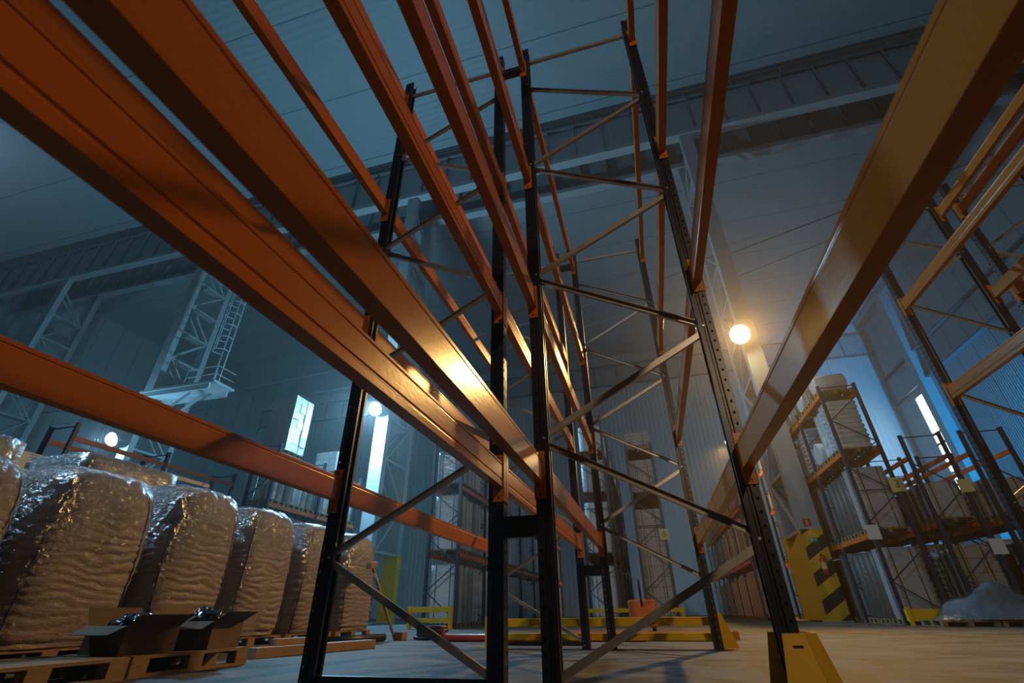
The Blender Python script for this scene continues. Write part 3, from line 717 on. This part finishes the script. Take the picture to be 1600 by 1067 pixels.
bags = [(2.72, 1.2, 1.66, 'nearest white bulk bag, cut off by the left edge of view'), (4.1, 1.24, 1.76, 'largest-looking white bulk bag, second from the left edge'),
        (5.47, 1.18, 1.86, 'white bulk bag third from the left, behind the open cartons'), (6.82, 1.2, 1.80, 'white bulk bag fourth from left, with orange glints down its middle'),
        (8.19, 1.17, 1.76, 'white bulk bag just left of the dark front post'), (9.57, 1.2, 1.76, 'farthest white bulk bag, with the wooden mallet against it')]
for i, (y, wy, h, lb) in enumerate(bags):
    big_bag(bx, y, 1.15, wy, h, lb, i+1.3, lean=.3 if i < 3 else 0)
    pallet_mesh(M['wood'], 'wooden_pallet', parts=True, lx=1.1, ly=1.25, label='wooden pallet under the %s' % ['nearest bulk bag at the left edge', 'second bulk bag from the left', 'third bulk bag from the left', 'fourth bulk bag from the left', 'bulk bag just left of the dark post', 'farthest bulk bag by the mallet'][i], loc=(bx, y, 0), group='pallets under the bulk bags')
# second rank: lower film covered crates
def crate(x, y, wx, wy, h, label, seed, z0=0.144):
    t = thing('wrapped_crate', label, 'crate', (x, y, z0))
    supermesh(wx, wy, h, 14, 48, 12, .01, .02, seed).build('crate_body', M['wrapgrey'], t)
    s = supermesh(wx+.06, wy+.06, h+.02, 6, 60, 16, .01, .05, seed+4); s.build('plastic_film', M['film'], t)
    return t
crate(-8.1, 5.4, 1.2, 1.5, 2.3, 'film-covered crate rising behind the second and third bulk bags', 2)
crate(-8.1, 3.1, 1.2, 1.7, 2.2, 'film-covered crate at the left edge behind the nearest bags', 5)
for y, l in ((5.4, 'wooden pallet under the film-covered crate behind the bags'), (3.1, 'wooden pallet under the film-covered crate at the left edge')):
    pallet_mesh(M['wood'], 'wooden_pallet', lx=1.2, ly=1.4, label=l, loc=(-8.1, y, 0))
# stack of white plastic pallets
for k in range(20):
    o = put_pallet((-10.6, 5.6, k*.144), 'white plastic pallet, %s up in the tall stack behind the bags' % ORD[k], 'stacked white plastic pallets', key='plastic')

# ------------------------------------------------------------------ left foreground: pallets with open cartons
pallet_mesh(M['wood'], parts=True, lx=.8, ly=1.2, label='wooden pallet on the floor holding the open cartons', loc=(-4.36, 3.97, 0))
pallet_mesh(M['wood'], parts=True, lx=.9, ly=1.2, label='worn wooden pallet at the bottom left corner', loc=(-4.36, 2.70, 0))
def open_carton(x, y, w_, d_, h_, rz, label):
    t = thing('open_carton', label, 'carton', (x, y, .144), None, rz); th = .005
    mb = MB().box(-w_/2, w_/2, -d_/2, d_/2, 0, th).box(-w_/2, w_/2, -d_/2, -d_/2+th, th, h_).box(-w_/2, w_/2, d_/2-th, d_/2, th, h_).box(-w_/2, -w_/2+th, -d_/2+th, d_/2-th, th, h_).box(w_/2-th, w_/2, -d_/2+th, d_/2-th, th, h_)
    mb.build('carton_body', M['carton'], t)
    for s, ang in ((1, .5), (-1, 1.0)):
        plate([(s*w_/2, -d_/2, h_), (s*w_/2, d_/2, h_), (s*(w_/2+.16*math.cos(ang)), d_/2, h_+.16*math.sin(ang)), (s*(w_/2+.16*math.cos(ang)), -d_/2, h_+.16*math.sin(ang))], (0, 0, 1), .004).build('flap', M['carton'], t)
        plate([(-w_/2, s*d_/2, h_), (w_/2, s*d_/2, h_), (w_/2, s*(d_/2+.13), h_+.06*s), (-w_/2, s*(d_/2+.13), h_+.06*s)], (0, 0, 1), .004).build('flap', M['carton'], t)
    return t
open_carton(-4.3, 4.28, .55, .42, .22, .1, 'brown open carton at the far end of the floor pallet')
open_carton(-4.35, 3.62, .5, .45, .2, -.12, 'brown open carton at the near end of the floor pallet')
def lump(name, label, cat, loc, sz, m, seed, amp=.35, n=28, fr=3.0):
    vs = []; rows = 16
    for i in range(rows+1):
        th_ = PI*i/rows
        for k in range(n):
            a = 2*PI*k/n; d = Vector((math.sin(th_)*math.cos(a), math.sin(th_)*math.sin(a), math.cos(th_)))
            r = 1+amp*noise.noise(d*fr+Vector((seed, 0, 0)))+amp*.4*noise.noise(d*fr*3+Vector((seed, 0, 0)))
            vs.append((d.x*sz[0]*r, d.y*sz[1]*r, max(0.0, (d.z*r+.75)*sz[2])))
    o = MB().add(vs, [(i*n+k, i*n+(k+1) % n, (i+1)*n+(k+1) % n, (i+1)*n+k) for i in range(rows) for k in range(n)], True).build(name, m)
    o.location = loc; return tag(o, label, cat)
M['blackfilm'] = wrap('black_plastic_film', (.012, .012, .014), .2, 9, (1, 1, 1), .8, .5)
lump('plastic_bag', 'crumpled black plastic bag spilling from the far open carton', 'bag', (-4.3, 4.28, .17), (.2, .16, .17), M['blackfilm'], 3)
lump('plastic_bag', 'crumpled black plastic bag in the near open carton', 'bag', (-4.35, 3.62, .17), (.19, .17, .15), M['blackfilm'], 8)
# timbers, pipe, coil, mallet
tag(MB().bar((-4.42, 5.15, .05), (-3.98, 6.95, .05), .16, .1).build('timber_beam', M['woodlight'], bevel=.004), 'long pale timber lying on the floor before the bags', 'timber')
tag(MB().bar((-4.45, 5.5, .135), (-4.28, 6.2, .135), .14, .07).build('timber_block', M['woodlight'], bevel=.004), 'short pale timber block lying on the long timber', 'timber')
tag(MB().tube([(-4.95, 7.3, .06), (-4.75, 8.7, .06)], .06, 14).build('pipe', M['rubber']), 'black pipe lying on the floor in front of the bags', 'pipe')
t = thing('wooden_mallet', 'long-handled wooden mallet leaning against the farthest bulk bag', 'mallet', (-4.72, 9.05, 0))
d = Vector((-5.55, 9.35, 1.28))-Vector((-4.72, 9.05, 0))
MB().tube([(0, 0, .02), d*.5, d*.98], [.025, .03, .034], 10).build('handle', M['woodlight'], t)
MB().bar(d+Vector((-.0, -.14, -.02)), d+Vector((0, .14, .02)), .11, .12).build('head', M['wood'], t, bevel=.01)
tag(MB().box(-4.66, -4.5, 8.9, 9.1, 0, .13).build('timber_block', M['wood'], bevel=.005), 'small wooden block at the foot of the leaning mallet', 'timber')
coil = MB()
for i, (r, z) in enumerate(((.26, .03), (.24, .085), (.27, .14), (.22, .19))):
    coil.tube([(-4.15+.03*i+r*math.cos(2*PI*k/24), 9.3+r*math.sin(2*PI*k/24), z) for k in range(25)], .03, 8, False)
tag(coil.build('hose_coil', M['rubber']), 'coiled black hose on the floor beside the mallet', 'hose')
# long red roller and loose beams behind the yellow guard
t = thing('red_roller', 'long red tube lying on the floor behind the dark posts', 'tube', (-3.55, 8.55, .0))
MB().tube([(0, 0, .056), (3.3, .1, .056)], .055, 18).build('tube', M['red'], t)
MB().tube([(-.1, 0, .056), (-.0, 0, .056)], [.035, .035], 12).build('end_cap', M['red'], t)
MB().bar((-.02, 0, .10), (-.02, 0, .2), .05, .05).build('handle', M['red'], t)
for k in range(3):
    x0, yy, zz = (-2.0+.1*k, 8.9+.16*(k % 3), .062+.12*(k//3)); 
    tag(MB().bar((x0, yy, zz), (x0+2.95, yy-.06, zz), .06, .11).build('loose_beam', M['orange'] if k != 1 else M['wood'], bevel=.004), ['orange beam lying on floor nearest the long yellow guard', 'brown beam lying between two orange ones behind the yellow guard', 'orange beam lying on the floor farthest from the yellow guard', 'orange beam lying on top of the other loose beams'][k], 'beam')
# orange pallet truck
t = thing('pallet_truck', 'orange pallet truck parked behind the long yellow guard', 'pallet truck', (-.35, 12.2, 0))
MB().box(-.3, .3, -.15, .15, .18, .62).build('motor_housing', M['orange_far'], t, bevel=.03)
for x in (-.2, .2): MB().box(x-.08, x+.08, .15, 1.3, .1, .18).build('fork', M['orange_far'], t, bevel=.01)
for x in (-.2, .2): MB().tube([(x-.04, 0, .09), (x+.04, 0, .09)], .09, 16).build('wheel', M['rubber'], t)
MB().tube([(0, -.15, .5), (0, -.45, 1.0)], .025, 8).build('handle', M['black'], t)

# ------------------------------------------------------------------ right side details
t = thing('film_heap', 'heap of clear plastic film piled on a pallet at right', 'plastic film', (8.0, 17.2-1.4, .144))
def heap(sx, sy, sz, seed, m, nm, par, sc=1.0):
    n = 40; vs = []; rows = 20
    for i in range(rows+1):
        f = i/rows
        for k in range(n):
            a = 2*PI*k/n; c, q = math.cos(a), math.sin(a); r = (1-f)**.9
            p = Vector((c*r*sx, q*r*sy, 0)); e = noise.noise(Vector((c*2*r+seed, q*2*r, f*2)))
            zz = sz*(f**.8)*(1+.35*e)
            vs.append((p.x*(1+.15*e)*sc, p.y*(1+.15*e)*sc, max(0, zz*sc)+.0))
    return MB().add(vs, [(i*n+k, i*n+(k+1) % n, (i+1)*n+(k+1) % n, (i+1)*n+k) for i in range(rows) for k in range(n)], True).build(nm, m, par)
M['heapfilm'] = wrap('piled_clear_film', (.20, .24, .28), .22, 7, (1, 1, 1.5), 1.0, .9)
heap(1.45, .7, .82, 3, M['heapfilm'], 'crumpled_core', t, .96); heap(1.5, .75, .86, 3, M['film'], 'film_layer', t)
for x in (7.1, 8.3): pallet_mesh(M['wood'], lx=1.15, ly=1.1, label='wooden pallet under the %s half of the plastic film heap' % ('left' if x < 7.5 else 'right'), loc=(x, 15.8, 0), group='pallets under the film heap')
# white sack at the right edge
t = big_bag(5.75, 7.75, 1.15, 1.1, 1.85, 'white bulk bag cut off by the right edge of view', 9.2, group=None)
pallet_mesh(M['wood'], lx=1.1, ly=1.2, label='wooden pallet under the bulk bag at the right edge', loc=(5.75, 7.75, 0))
# signs
t = thing('fire_sign', 'red square sign with a white symbol on the striped column', 'sign', (5.86, GY-.222, 3.1))
MB().box(-.13, .13, 0, .01, 0, .27).build('panel', M['red'], t)
MB().box(-.02, .02, -.004, 0, .1, .21).box(-.045, .045, -.004, 0, .05, .075).box(-.045, -.0, -.004, 0, .19, .215).build('symbol', M['white'], t)
t = thing('exit_sign', 'small green and white sign on the hazard stripes', 'sign', (5.9, GY-.228, 2.55))
MB().box(-.13, .13, 0, .01, 0, .15).build('panel', M['green'], t)
MB().box(-.1, -.03, -.004, 0, .04, .11).box(.0, .1, -.004, 0, .065, .085).build('symbol', M['white'], t)
t = thing('fire_extinguisher', 'red fire extinguisher hanging on the striped column', 'extinguisher', (5.95, GY-.33, 1.45))
MB().lathe([(.001, 0), (.085, 0), (.095, .03), (.095, .5), (.07, .57), (.03, .6), (.001, .61)], n=18).build('cylinder', M['red'], t)
MB().lathe([(.03, .6), (.035, .66), (.001, .67)], n=12).bar((0, 0, .66), (0, -.12, .7), .025, .02).build('valve', M['black'], t)
MB().tube([(0, 0, .64), (.1, -.02, .62), (.13, -.03, .4), (.12, -.03, .15)], .014, 8).build('hose', M['rubber'], t)
MB().lathe([(.0965, .18), (.0965, .4)], n=18).build('label_band', M['paleyellow'], t)
MB().box(-.04, .04, .09, .12, .3, .5).build('bracket', M['black'], t)
def text_on(body, size, loc, m, par=None, rot=(PI/2, 0, 0)):
    cu = bpy.data.curves.new('digit', 'FONT'); cu.body = body; cu.size = size; cu.align_x = 'CENTER'; cu.align_y = 'CENTER'; cu.extrude = .002
    o = bpy.data.objects.new('tmp', cu); COL.objects.link(o); dg = bpy.context.evaluated_depsgraph_get()
    me = bpy.data.meshes.new_from_object(o.evaluated_get(dg)); bpy.data.objects.remove(o)
    me.materials.clear(); me.materials.append(m); q = bpy.data.objects.new('digit', me); COL.objects.link(q); q.location = loc; q.rotation_euler = rot
    if par: q.parent = par
    return q
for (x, y, z, s, txt, lb) in ((7.55, 16.93, 3.65, .38, '3', 'pale yellow card numbered 3 on the rack post'), (.62, 19.93, 2.95, .36, '5', 'yellow card numbered 5 on the right-centre row'), (9.25, 16.93, 3.5, .34, '2', 'yellow card on the inner right rack frame')):
    t = thing('number_card', lb, 'sign', (x, y, z)); MB().box(-s/2, s/2, -.004, .004, -s*.55, s*.55).build('card', M['paleyellow'], t)
    if txt != '2': text_on(txt, s*.8, (0, -.008, 0), M['black'], t)
for (x, y, z, lb) in ((6.45, 16.93, 2.35, 'white paper sheet taped to the left post near the striped column'), (9.3, 16.93, 1.85, 'white paper sheet taped to the inner right rack post')):
    o = MB().box(-.17, .17, -.003, .003, -.2, .2).build('paper_sheet', M['white']); o.location = (x, y, z); tag(o, lb, 'sheet')
t = thing('yellow_row_guard', 'low yellow guard at the foot of the striped-column storage row', 'guard rail', (7.2, 16.6, 0))
MB().box(-.85, .5, -.05, .05, .1, .38).build('rail', M['yellow'], t)
for x in (-.8, .45): MB().box(x-.05, x+.05, -.09, -.05, 0, .42).build('post', M['yellow'], t)
